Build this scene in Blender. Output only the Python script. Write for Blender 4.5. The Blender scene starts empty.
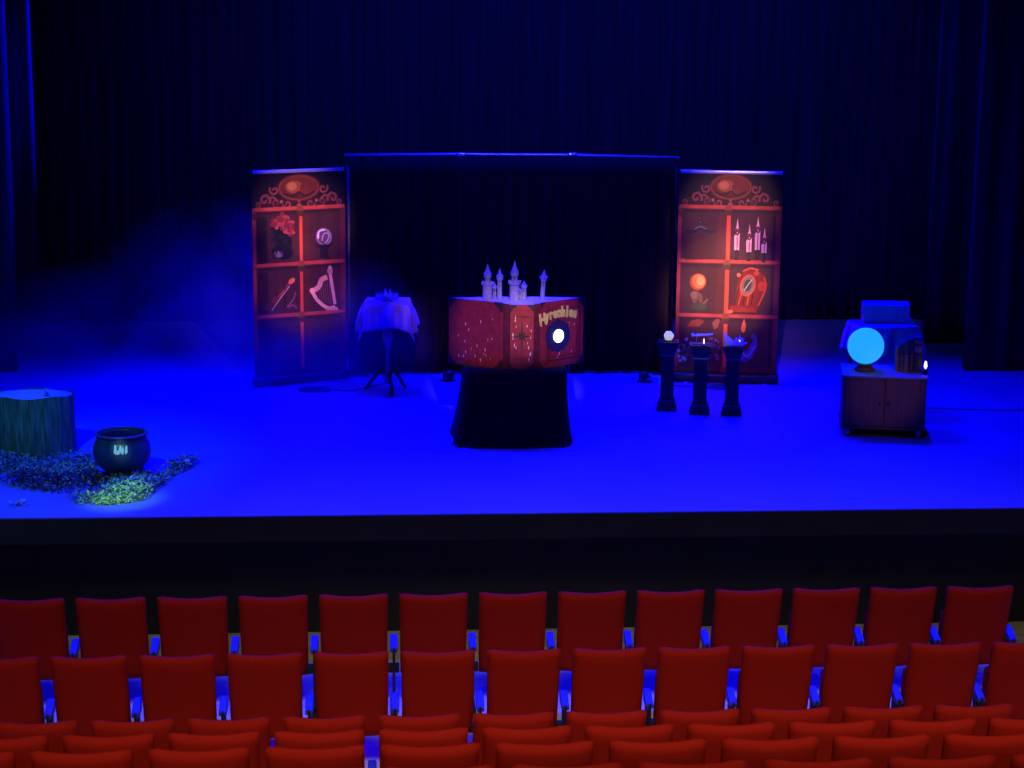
import bpy, bmesh, math, random
from mathutils import Vector, Matrix
random.seed(7)
C = bpy.context.scene.collection
PI = math.pi
sc = bpy.context.scene

# ------------------------------------------------------------------ materials
def mat(name, col, rough=.6, metal=0, var=0.0, scale=20, bump=0, bscale=60, emit=None, estr=0, spec=.5,
        trans=0, sheen=0, stretch=None, ior=1.45):
    m = bpy.data.materials.new(name); m.use_nodes = True
    nt = m.node_tree; b = nt.nodes['Principled BSDF']
    c = (*col, 1)
    b.inputs['Base Color'].default_value = c
    b.inputs['Roughness'].default_value = rough
    b.inputs['Metallic'].default_value = metal
    b.inputs['Specular IOR Level'].default_value = spec
    b.inputs['Transmission Weight'].default_value = trans
    b.inputs['Sheen Weight'].default_value = sheen
    b.inputs['IOR'].default_value = ior
    if emit:
        b.inputs['Emission Color'].default_value = (*emit, 1)
        b.inputs['Emission Strength'].default_value = estr
    if var or bump:
        tc = nt.nodes.new('ShaderNodeTexCoord'); mp = nt.nodes.new('ShaderNodeMapping')
        nt.links.new(tc.outputs['Object'], mp.inputs['Vector'])
        if stretch: mp.inputs['Scale'].default_value = stretch
    if var:
        n = nt.nodes.new('ShaderNodeTexNoise'); n.inputs['Scale'].default_value = scale
        n.inputs['Detail'].default_value = 5
        nt.links.new(mp.outputs['Vector'], n.inputs['Vector'])
        r = nt.nodes.new('ShaderNodeValToRGB')
        r.color_ramp.elements[0].position = .3; r.color_ramp.elements[1].position = .7
        r.color_ramp.elements[0].color = (*[x*(1-var) for x in col], 1)
        r.color_ramp.elements[1].color = (*[min(1, x*(1+var)) for x in col], 1)
        nt.links.new(n.outputs['Fac'], r.inputs['Fac']); nt.links.new(r.outputs['Color'], b.inputs['Base Color'])
    if bump:
        n2 = nt.nodes.new('ShaderNodeTexNoise'); n2.inputs['Scale'].default_value = bscale
        n2.inputs['Detail'].default_value = 3
        nt.links.new(mp.outputs['Vector'], n2.inputs['Vector'])
        bp = nt.nodes.new('ShaderNodeBump'); bp.inputs['Strength'].default_value = bump; bp.inputs['Distance'].default_value = .01
        nt.links.new(n2.outputs['Fac'], bp.inputs['Height']); nt.links.new(bp.outputs['Normal'], b.inputs['Normal'])
    return m

M = {}
M['stage'] = mat('stage_floor_vinyl', (.26, .26, .30), .62, var=.12, scale=1.2, bump=.05, bscale=3, spec=.25)
M['black'] = mat('black_paint', (.012, .012, .013), .7, var=.3, scale=4)
M['velvet_navy'] = mat('navy_black_velvet', (.014, .014, .05), .9, spec=.1, var=.35, scale=3, stretch=(6, 6, .2))
M['velvet'] = mat('black_stage_velvet', (.022, .020, .036), .95, sheen=.15, spec=.1, var=.35, scale=3, stretch=(6, 6, .2))
M['drape'] = mat('black_serge', (.020, .011, .009), .95, spec=.08, sheen=.03, var=.3, scale=4, stretch=(6, 6, .3))
M['wood_floor'] = mat('auditorium_oak_floor', (.72, .60, .40), .5, var=.2, scale=3, stretch=(1, 8, 1))
M['seat_red'] = mat('red_seat_fabric', (.44, .013, .005), .85, var=.12, scale=180, bump=.15, bscale=400, spec=.15)
M['arm'] = mat('armrest_painted_blue_light', (.04, .05, .50), .35)  # blue stage reflection put into the base colour
M['iron'] = mat('black_cast_iron', (.015, .015, .016), .55)
M['alu'] = mat('brushed_aluminium', (.55, .55, .58), .35, metal=.6)
M['chrome'] = mat('polished_metal', (.75, .75, .78), .2, metal=.8)
M['leather'] = mat('red_book_leather', (.30, .022, .034), .55, var=.25, scale=25, bump=.3, bscale=60)
M['leather_dark'] = mat('dark_red_tooling', (.12, .012, .025), .6, var=.3, scale=30)
M['fitting'] = mat('blackened_brass', (.035, .018, .028), .6, var=.4, scale=60)
M['paper'] = mat('page_paper', (.48, .46, .60), .8, var=.06, scale=60, stretch=(1, 1, 12))
M['pages'] = mat('aged_book_pages', (.20, .14, .10), .8, var=.1, scale=60)
M['castle'] = mat('castle_stone_card', (.27, .25, .38), .8, var=.25, scale=60)
M['roof'] = mat('castle_roof_card', (.20, .17, .40), .7, var=.15, scale=60)
M['gold'] = mat('gold_lettering', (1.0, .80, .16), .4, var=.15, scale=60)
M['moon'] = mat('moon_disc_lamp', (.9, .9, .95), .4, emit=(1, .98, 1), estr=2.2)
M['ring'] = mat('night_blue_ring', (.02, .018, .10), .5, var=.3, scale=50)
M['star'] = mat('white_fleck', (.95, .8, .85), .5)
M['blackmetal'] = mat('black_star', (.02, .015, .03), .5)
M['pedestal'] = mat('black_gloss_pedestal', (.012, .012, .02), .35, var=.2, scale=8)
M['trimgrey'] = mat('grey_pedestal_bead', (.16, .16, .17), .4)
M['satin'] = mat('pale_satin_cloth', (.22, .12, .40), .45, var=.06, scale=8, sheen=.3)
M['silvered'] = mat('silvered_turned_wood', (.38, .34, .40), .35, metal=.4)
M['darkwood'] = mat('dark_walnut', (.12, .05, .035), .45, var=.35, scale=6, stretch=(1, 1, 10))
M['cartwood'] = mat('cabinet_walnut', (.12, .045, .028), .5, var=.3, scale=5, stretch=(10, 10, 1))
M['carttop'] = mat('cabinet_top', (.16, .11, .20), .5, var=.15, scale=6)
M['castor'] = mat('castor_nylon', (.5, .5, .5), .4)
M['glow'] = mat('glowing_globe_glass', (.2, .5, .7), .35, emit=(.015, .38, .95), estr=1.0, spec=.6)
M['glass'] = mat('cut_glass', (.8, .85, .95), .08, trans=.92, spec=.8)
M['cauldron'] = mat('cast_iron_cauldron', (.04, .07, .17), .38, var=.3, scale=12, bump=.2, bscale=30)
M['rim'] = mat('cauldron_rim', (.16, .11, .14), .4)
M['mint'] = mat('mint_green_painted_glint', (.75, .98, .8), .35)  # colour of the green lamp reflection painted on the cauldron
M['bark'] = mat('tree_bark', (.08, .15, .19), .85, var=.6, scale=7, stretch=(7, 7, .7), bump=.8, bscale=14)
M['stumptop'] = mat('sawn_wood', (.45, .5, .5), .7, var=.2, scale=10)
M['orb'] = mat('glass_flower_ball', (.8, .8, .6), .3, emit=(.75, .72, .38), estr=.6, var=.3, scale=30)
M['flame'] = mat('candle_flame', (1, .7, .4), .5, emit=(1, .62, .42), estr=3.0)
M['wick'] = mat('candle_wax', (.6, .5, .4), .5)
M['bone'] = mat('pale_blue_resin', (.60, .66, .9), .25, var=.3, scale=40)
M['spark'] = mat('pale_blue_emissive', (.6, .8, 1), .3, emit=(.4, .65, 1), estr=4)
M['cable'] = mat('grey_rubber_cable', (.10, .10, .11), .4)
M['lamp_house'] = mat('black_lamp_housing', (.03, .03, .03), .4)
M['white'] = mat('white_plastic', (.8, .8, .8), .4)
BOOKC = [(.20, .10, .07), (.10, .07, .05), (.16, .12, .10), (.07, .03, .05), (.05, .03, .04)]
for i, c in enumerate(BOOKC): M['book%d' % i] = mat('book_cloth_%d' % i, c, .7, var=.2, scale=40)
M['bookband'] = mat('tan_spine_label', (.45, .24, .16), .6, var=.2, scale=40)
M['basket'] = mat('ribbed_box', (.40, .36, .45), .5)

# ------------------------------------------------------------------ mesh helpers
def obj(name, bm, m, parent=None, smooth=True, loc=None):
    me = bpy.data.meshes.new(name)
    bm.normal_update(); bm.to_mesh(me); bm.free()
    o = bpy.data.objects.new(name, me); C.objects.link(o)
    for mm in (m if isinstance(m, (list, tuple)) else [m]): me.materials.append(mm)
    if smooth:
        for p in me.polygons: p.use_smooth = True
    if parent: o.parent = parent
    if loc: o.location = loc
    return o
def auto(o, ang=35):
    md = o.modifiers.new('bevel', 'BEVEL'); md.width = .004; md.segments = 2; md.limit_method = 'ANGLE'; md.angle_limit = math.radians(ang)
    return o
def tag(o, label=None, cat=None, group=None, kind=None):
    if label: o['label'] = label
    if cat: o['category'] = cat
    if group: o['group'] = group
    if kind: o['kind'] = kind
    return o
def thing(name, label, cat, loc=(0, 0, 0), rz=0, group=None):
    o = bpy.data.objects.new(name, None); C.objects.link(o)
    o.location = loc; o.rotation_euler = (0, 0, rz); o.empty_display_size = .1
    return tag(o, label, cat, group)
def box(bm, x0, x1, y0, y1, z0, z1, bev=0, mi=0):
    r = bmesh.ops.create_cube(bm, size=1)
    for v in r['verts']:
        v.co = Vector((x0 + (v.co.x + .5) * (x1 - x0), y0 + (v.co.y + .5) * (y1 - y0), z0 + (v.co.z + .5) * (z1 - z0)))
    fs = set(f for v in r['verts'] for f in v.link_faces)
    for f in fs: f.material_index = mi
    if bev:
        es = list(set(e for v in r['verts'] for e in v.link_edges))
        bmesh.ops.bevel(bm, geom=es, offset=bev, segments=2, affect='EDGES', profile=.6)
    return bm
def B(*a, **k):
    bm = bmesh.new(); box(bm, *a, **k); return bm
def lathe(bm, prof, n=32, cx=0, cy=0, sx=1, sy=1, cap=True, mi=0):
    rings = []
    for r, z in prof:
        rings.append([bm.verts.new((cx + r * sx * math.cos(2 * PI * i / n), cy + r * sy * math.sin(2 * PI * i / n), z)) for i in range(n)])
    for a, b in zip(rings, rings[1:]):
        for i in range(n):
            f = bm.faces.new((a[i], a[(i + 1) % n], b[(i + 1) % n], b[i])); f.material_index = mi
    if cap:
        if prof[0][0] > 1e-4: bm.faces.new(list(reversed(rings[0]))).material_index = mi
        if prof[-1][0] > 1e-4: bm.faces.new(rings[-1]).material_index = mi
    bmesh.ops.remove_doubles(bm, verts=bm.verts[:], dist=1e-5)
    return bm
def sqlathe(bm, prof, mi=0):
    """square-plan mouldings: (half width, z)"""
    rings = [[bm.verts.new((h * a, h * b, z)) for a, b in ((-1, -1), (1, -1), (1, 1), (-1, 1))] for h, z in prof]
    for a, b in zip(rings, rings[1:]):
        for i in range(4): bm.faces.new((a[i], a[(i + 1) % 4], b[(i + 1) % 4], b[i])).material_index = mi
    bm.faces.new(list(reversed(rings[0]))); bm.faces.new(rings[-1])
    return bm
def tube(bm, pts, rad, n=8):
    pts = [Vector(p) for p in pts]
    rads = rad if isinstance(rad, (list, tuple)) else [rad] * len(pts)
    prev = None; rings = []
    for i, p in enumerate(pts):
        d = (pts[min(i + 1, len(pts) - 1)] - pts[max(i - 1, 0)]).normalized()
        if prev is None:
            u = d.cross(Vector((0, 0, 1)))
            if u.length < .1: u = d.cross(Vector((0, 1, 0)))
        else: u = prev - d * prev.dot(d)
        u.normalize(); prev = u; w = d.cross(u)
        rings.append([bm.verts.new(p + (u * math.cos(2 * PI * k / n) + w * math.sin(2 * PI * k / n)) * rads[i]) for k in range(n)])
    for a, b in zip(rings, rings[1:]):
        for i in range(n): bm.faces.new((a[i], a[(i + 1) % n], b[(i + 1) % n], b[i]))
    bm.faces.new(list(reversed(rings[0]))); bm.faces.new(rings[-1])
    bmesh.ops.recalc_face_normals(bm, faces=bm.faces[:])
    return bm
def spline(pts, k=8):
    out = []; P = [Vector(p) for p in pts]; P = [P[0]] + P + [P[-1]]
    for i in range(1, len(P) - 2):
        for j in range(k):
            t = j / k; a, b, c, d = P[i - 1], P[i], P[i + 1], P[i + 2]
            out.append(.5 * ((2 * b) + (c - a) * t + (2 * a - 5 * b + 4 * c - d) * t * t + (3 * b - a - 3 * c + d) * t ** 3))
    out.append(P[-2]); return out
def grid(bm, nu, nv, fn, mi=0):
    V = [[bm.verts.new(fn(i / nu, j / nv)) for j in range(nv + 1)] for i in range(nu + 1)]
    for i in range(nu):
        for j in range(nv):
            bm.faces.new((V[i][j], V[i + 1][j], V[i + 1][j + 1], V[i][j + 1])).material_index = mi
    return V
def extrude_poly(bm, pts, z0, z1, mi=0):
    a = [bm.verts.new((x, y, z0)) for x, y in pts]; b = [bm.verts.new((x, y, z1)) for x, y in pts]
    n = len(pts)
    for i in range(n): bm.faces.new((a[i], a[(i + 1) % n], b[(i + 1) % n], b[i])).material_index = mi
    bm.faces.new(list(reversed(a))).material_index = mi; bm.faces.new(b).material_index = mi
    bmesh.ops.recalc_face_normals(bm, faces=bm.faces[:])
    return bm

# ------------------------------------------------------------------ setting
def struct(name, bm, m, smooth=False):
    o = obj(name, bm, m, smooth=smooth); o['kind'] = 'structure'; return o
struct('floor', B(-8, 12, 0, 10, -.15, 0), M['stage'])
struct('trim_1', B(-8, 12, -.025, 0, -.20, -.004, bev=.004), M['black'])
struct('wall_front', B(-8, 12, .58, .68, -1.25, -.15), M['black'])
struct('wall_back', B(-8, 12, 9.6, 9.75, 0, 7), M['black'])
bm = bmesh.new()
extrude_poly(bm, [(.58, -1.12), (-.9, -1.12), (-3.6, -1.20), (-3.6, -1.3), (.58, -1.3)], -8, 12)
for v in bm.verts: v.co = Vector((v.co.z, v.co.x, v.co.y))
struct('floor', bm, M['wood_floor'])
def rowfloor(y0, y1, z): struct('floor', B(-8, 12, y0, y1, -1.4, z), [M['wood_floor']])
rowfloor(-4.62, -3.6, -.90); rowfloor(-5.55, -4.62, -.61); rowfloor(-15.5, -5.55, -.34)

# ------------------------------------------------------------------ curtains
def curtain(name, label, x0, x1, y, z0, z1, seed, amp=.06, per=.28, m='velvet', rz=0, ret=0, thick=.012, cat='curtain', group=None, res=.02):
    rnd = random.Random(seed)
    L = x1 - x0; n = int(L / res)
    ph = [rnd.uniform(0, 6.28) for _ in range(6)]
    bm = bmesh.new()
    def wob(s, t):
        k = 2 * PI / per
        a = math.sin(s * k + ph[0] + .9 * math.sin(s * k * .31 + ph[1])) + .45 * math.sin(s * k * 1.9 + ph[2] + .5 * t) + .3 * math.sin(s * k * .43 + ph[3])
        dmp = 1
        if ret: q = (L - ret - s) if ret > 0 else (s + ret); dmp = max(0.04, min(1, (q - .05) / .35))
        return dmp * (amp * a * (.55 + .45 * t) + .012 * math.sin(3 * t + s * 4 + ph[4]))
    def fn(u, v):
        t = 1 - v; s = u * L
        if ret > 0 and s > L - ret: return Vector((L - ret + .02 * math.sin(t * 3), wob(L - ret, t) + (s - L + ret), v * (z1 - z0)))
        if ret < 0 and s < -ret: return Vector((-ret + .02 * math.sin(t * 3), wob(-ret, t) + (-ret - s), v * (z1 - z0)))
        return Vector((s + .015 * math.sin(t * 2.2 + s * 2 + ph[5]), wob(s, t), v * (z1 - z0)))
    grid(bm, n, 14, fn)
    o = obj(name, bm, M[m], loc=(x0, y, z0)); o.rotation_euler = (0, 0, rz)
    md = o.modifiers.new('cloth', 'SOLIDIFY'); md.thickness = thick; md.offset = 0
    return tag(o, label, cat, group)
curtain('back_curtain', 'full-width dark pleated backdrop curtain at the very back of the stage', -7, 10.5, 8.75, .02, 6.6, 3, amp=.025, per=.17, res=.02)
curtain('side_curtain', 'dark pleated side curtain at the left edge, the one nearer the front', -6.3, -3.65, 5.65, .02, 6.4, 11, amp=.02, per=.34, ret=.08, m='velvet_navy')
curtain('side_curtain', 'dark narrow side curtain at left, behind the nearer left one', -6.3, -3.66, 7.05, .02, 6.4, 12, amp=.02, per=.38, ret=.08, m='velvet_navy')
curtain('side_curtain', 'dark pleated side curtain at the right edge, the one nearer the front', 6.09, 9.3, 5.45, .02, 6.4, 13, amp=.045, per=.36, ret=-.10, m='velvet_navy')
curtain('side_curtain', 'dark side curtain at right, standing behind the nearer right one', 6.14, 9.3, 7.05, .02, 6.4, 14, amp=.045, per=.40, ret=-.08, m='velvet_navy')

# ------------------------------------------------------------------ pipe and drape backdrop
PY = 5.45
t = thing('backdrop_frame', 'thin metal pipe frame carrying the black drapes behind the big red book', 'frame', (1.36, PY, 0))
bm = bmesh.new(); tube(bm, [(-1.70, 0, 2.25), (-.55, 0, 2.265), (.6, 0, 2.26), (1.72, 0, 2.235)], .017, 10); obj('crossbar', bm, M['alu'], t)
for s in (-1.66, 1.68):
    bm = bmesh.new(); tube(bm, [(s, .03, .02), (s, .03, 2.24)], .02, 10); obj('upright', bm, M['lamp_house'], t)
    obj('base_plate', B(s - .2, s + .2, -.17, .23, .0, .014, bev=.003), M['iron'], t)
for s in (-.52, .62):
    bm = bmesh.new(); lathe(bm, [(.024, -.05), (.027, -.03), (.027, .03), (.024, .05)], 12)
    for v in bm.verts: v.co = Vector((v.co.z + s, v.co.y, v.co.x + 2.262))
    obj('coupler', bm, M['chrome'], t)
for i, (a, b, n) in enumerate([(-.29, .84, 'left'), (.83, 1.98, 'middle'), (1.97, 3.03, 'right')]):
    curtain('black_drape', 'black pleated drape, %s panel of the three on the pipe frame' % n, a, b, PY - .03 - .012 * i, .02, 2.245, 30 + i,
            amp=.022, per=.17, m='drape', thick=.006, group=None, res=.012, cat='drape')

# ------------------------------------------------------------------ printed banners
class Art:
    """flat printed artwork: coloured shapes laid in ink layers on the banner film (u across, v up, metres)"""
    def __init__(s, U): s.bm = bmesh.new(); s.lay = s.bm.loops.layers.color.new('ink'); s.k = 0; s.U = U
    def poly(s, pts, col, raw=False, col2=None):
        s.k += 1; y = -.0021 - s.k * .00006
        P = [p if raw else s.U(*p) for p in pts]
        vs = [s.bm.verts.new((p[0], y, p[1])) for p in P]
        f = s.bm.faces.new(vs)
        z0 = min(p[1] for p in P); z1 = max(p[1] for p in P)
        for l in f.loops:
            c = col
            if col2:
                q = (l.vert.co.z - z0) / (z1 - z0 + 1e-9); c = [a * (q) + b * (1 - q) for a, b in zip(col, col2)]
            l[s.lay] = (*c, 1)
        if f.calc_area() > 0:
            f.normal_update()
            if f.normal.y > 0: f.normal_flip()
    def rect(s, x0, y0, x1, y1, col, col2=None): s.poly([(x0, y0), (x1, y0), (x1, y1), (x0, y1)], col, col2=col2)
    def ell(s, cx, cy, rx, ry, col, n=20, rot=0, col2=None):
        s.poly([(cx + rx * math.cos(a) * math.cos(rot) - ry * math.sin(a) * math.sin(rot), cy + rx * math.cos(a) * math.sin(rot) + ry * math.sin(a) * math.cos(rot))
                for a in [2 * PI * i / n for i in range(n)]], col, col2=col2)
    def stroke(s, pts, w, col, taper=False, sm=4):
        P = [p.to_2d() for p in spline([(x, y, 0) for x, y in pts], sm)] if len(pts) > 2 and sm > 1 else [Vector(p) for p in pts]
        L, R = [], []
        for i, p in enumerate(P):
            d = P[min(i + 1, len(P) - 1)] - P[max(i - 1, 0)]
            d = d.normalized() if d.length > 1e-9 else Vector((1, 0)); nrm = Vector((-d.y, d.x))
            ww = w / 2 * ((1 - .7 * i / (len(P) - 1)) if taper else 1)
            L.append(p + nrm * ww); R.append(p - nrm * ww)
        for i in range(len(P) - 1):
            if i: s.k -= 1
            s.poly([tuple(L[i]), tuple(L[i + 1]), tuple(R[i + 1]), tuple(R[i])], col)
    def spiral(s, cx, cy, r, col, w=1.6, turn=1, a0=0):
        s.stroke([(cx + turn * math.cos(a0 + i * .55) * r * (1 - i / 15), cy + math.sin(a0 + i * .55) * r * (1 - i / 15)) for i in range(14)], w, col, sm=2)
ink = bpy.data.materials.new('printed_banner_film'); ink.use_nodes = True
nt = ink.node_tree; bs = nt.nodes['Principled BSDF']; at = nt.nodes.new('ShaderNodeAttribute'); at.attribute_name = 'ink'
nz = nt.nodes.new('ShaderNodeTexNoise'); nz.inputs['Scale'].default_value = 9; nz.inputs['Detail'].default_value = 6
tc = nt.nodes.new('ShaderNodeTexCoord'); nt.links.new(tc.outputs['Object'], nz.inputs['Vector'])
mr = nt.nodes.new('ShaderNodeMapRange'); mr.inputs['From Min'].default_value = .3; mr.inputs['From Max'].default_value = .7
mr.inputs['To Min'].default_value = .78; mr.inputs['To Max'].default_value = 1.15
nt.links.new(nz.outputs['Fac'], mr.inputs['Value'])
vm = nt.nodes.new('ShaderNodeVectorMath'); vm.operation = 'SCALE'
nt.links.new(at.outputs['Color'], vm.inputs[0]); nt.links.new(mr.outputs['Result'], vm.inputs['Scale'])
nt.links.new(vm.outputs['Vector'], bs.inputs['Base Color']); bs.inputs['Roughness'].default_value = .55; bs.inputs['Specular IOR Level'].default_value = .25

BG = (.07, .035, .10); FR = (.66, .23, .19); FRD = (.32, .11, .12); CELL = (.25, .11, .12); DARK = (.10, .05, .09); SC = (.46, .20, .21)
def crest(A, cx, cy, xl, xr, yr):
    """carved oval cartouche with scroll wings over the top rail"""
    hw = (xr - xl) / 2
    A.poly([(xl + 1, yr), (xl + 3, yr - 6), (xl + 9, yr - 8), (xl + 15, yr - 12), (xl + 21, yr - 7), (xl + 28, yr - 10), (cx - 18, yr - 18), (cx + 18, yr - 18),
            (xr - 28, yr - 10), (xr - 21, yr - 7), (xr - 15, yr - 12), (xr - 9, yr - 8), (xr - 3, yr - 6), (xr - 1, yr)], (.17, .06, .10))
    A.ell(cx, cy, 23, 14, (.24, .08, .11)); A.ell(cx, cy, 21, 12.5, (.46, .19, .16)); A.ell(cx, cy, 19.5, 11, (.40, .17, .11), col2=(.28, .09, .10))
    A.ell(cx - 5, cy - 1, 9, 6, (.52, .26, .17)); A.ell(cx - 7, cy - 1.5, 5, 4, (.66, .38, .26)); A.ell(cx + 9, cy + 1, 8, 7, (.38, .13, .12))
    A.stroke([(cx - 16, cy + 5), (cx - 6, cy + 8), (cx, cy + 4), (cx + 6, cy + 8), (cx + 16, cy + 4)], 1.6, (.14, .05, .09))
    for sx in (-1, 1):
        A.spiral(cx + sx * 25, cy + 1.5, 5, SC, 2.2, sx, -.6)
        A.spiral(cx + sx * 35, cy + 11, 6, SC, 2.4, sx, 2.6)
        A.spiral(cx + sx * 12, cy + 15.5, 4.5, SC, 1.8, sx, 0)
        A.spiral(cx + sx * 23, cy + 14, 4.5, (.38, .15, .15), 1.8, -sx, 1)
        A.stroke([(cx + sx * 22, cy + 12), (cx + sx * 27, cy + 8), (cx + sx * 30, cy + 10), (cx + sx * 33, cy + 5)], 2, SC)
        A.spiral(cx + sx * (hw - 5), cy + 15, 3.4, SC, 1.6, sx, 1)
        A.ell(cx + sx * 18, cy + 13, 1.6, 1.6, (.55, .3, .26))
    A.ell(cx, cy + 17, 2.4, 2, (.62, .22, .18)); A.ell(cx, cy + 13, 1.8, 1.4, (.45, .25, .2))
def shelves(A, xl, xr, yt, y2, y3, yb, yend, c0, c1, side):
    """cupboard of six compartments: back panels, side returns, posts and shelves"""
    for (a, b) in ((xl + 4, c0), (c1, xr - 5)):
        for (p, q) in ((yt, y2), (y2, y3), (y3, yb)):
            A.rect(a, p, b, q, CELL); A.rect(a, p + 2, b, p + 7, DARK, col2=CELL)
    for (p, q) in ((yt, y2), (y2, y3), (y3, yb)):
        a, b = (c0 - 8, c0) if side < 0 else (c1, c1 + 7)
        A.poly([(a, p + 8), (b, p + 3), (b, q), (a, q)] if side < 0 else [(a, p + 3), (b, p + 8), (b, q), (a, q)], (.30, .12, .10))
        a, b = (xl + 4, xl + 15) if side > 0 else (xr - 9, xr - 5)
        A.rect(a, p + 7, b, q, (.15, .06, .08))
        for lx in (c0 - 24, c0 - 16, c1 + 16, c1 + 26): A.stroke([(lx, p + 6), (lx, q)], .5, (.14, .055, .07), sm=1)
    A.rect(xl, yb, xr, yend, (.13, .05, .08)); A.rect(xl + 2, yb + 4, xr - 2, yend - 3, (.09, .035, .07))
    A.rect(xl, yt, xl + 4.5, yb + 3, FR, col2=(.52, .17, .18)); A.rect(xr - 6, yt, xr, yb + 3, (.40, .13, .17))
    A.rect(xl + 3.4, yt, xl + 4.5, yb, FRD); A.rect(xr - 6, yt, xr - 5, yb, FRD)
    A.rect(c0, yt, c1, yb, (.80, .27, .17)); A.rect(c0, yt, c0 + 1, yb, (.38, .12, .10))
    for y in (yt, y2, y3, yb):
        A.rect(xl + 1, y - 2, xr - 1, y + 2.4, FR if y < yb else (.34, .11, .13)); A.rect(xl + 1, y + 1.4, xr - 1, y + 2.6, FRD)
        A.poly([(c0 - 2, y + 2.6), (c1 + 2, y + 2.6), (c1, y + 8), (c0, y + 8)], (.30, .17, .11))
        A.rect(c0 - 1, y - 2.6, c1 + 1, y + 2.6, (.50, .24, .13))
    for x in (xl, xr - 6): A.poly([(x, yt + 3), (x + 5, yt + 3), (x + 4, yt + 10), (x + 1, yt + 10)], (.30, .17, .13))
def banner(label, p0, p1, W, H, U, draw):
    ang = math.atan2(p1[1] - p0[1], p1[0] - p0[0])
    t = thing('roll_up_banner', label, 'banner', (p0[0], p0[1], 0), ang)
    A = Art(U); bm = A.bm
    box(bm, 0, W, -.0018, .0018, .09, H)
    for f in bm.faces:
        for l in f.loops: l[A.lay] = (.05, .04, .08, 1)
    draw(A); obj('printed_panel', bm, ink, t, smooth=False)
    bm = bmesh.new(); box(bm, -.005, W + .005, -.013, .013, H - .012, H + .022, bev=.008); obj('top_rail', bm, M['alu'], t)
    for x in (.0, W): obj('rail_end_cap', B(x - .012, x + .012, -.016, .016, H - .016, H + .027, bev=.005), M['lamp_house'], t)
    o = obj('base_cassette', B(-.02, W + .02, -.055, .055, .012, .095, bev=.018), M['lamp_house'], t)
    for x in (.12, W - .12): obj('foot', B(x - .02, x + .02, -.19, .17, 0, .014, bev=.004), M['alu'], t)
    bm = bmesh.new(); tube(bm, [(W / 2, .035, .07), (W / 2, .02, H)], .009, 8); obj('support_pole', bm, M['alu'], t)
    return t
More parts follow.
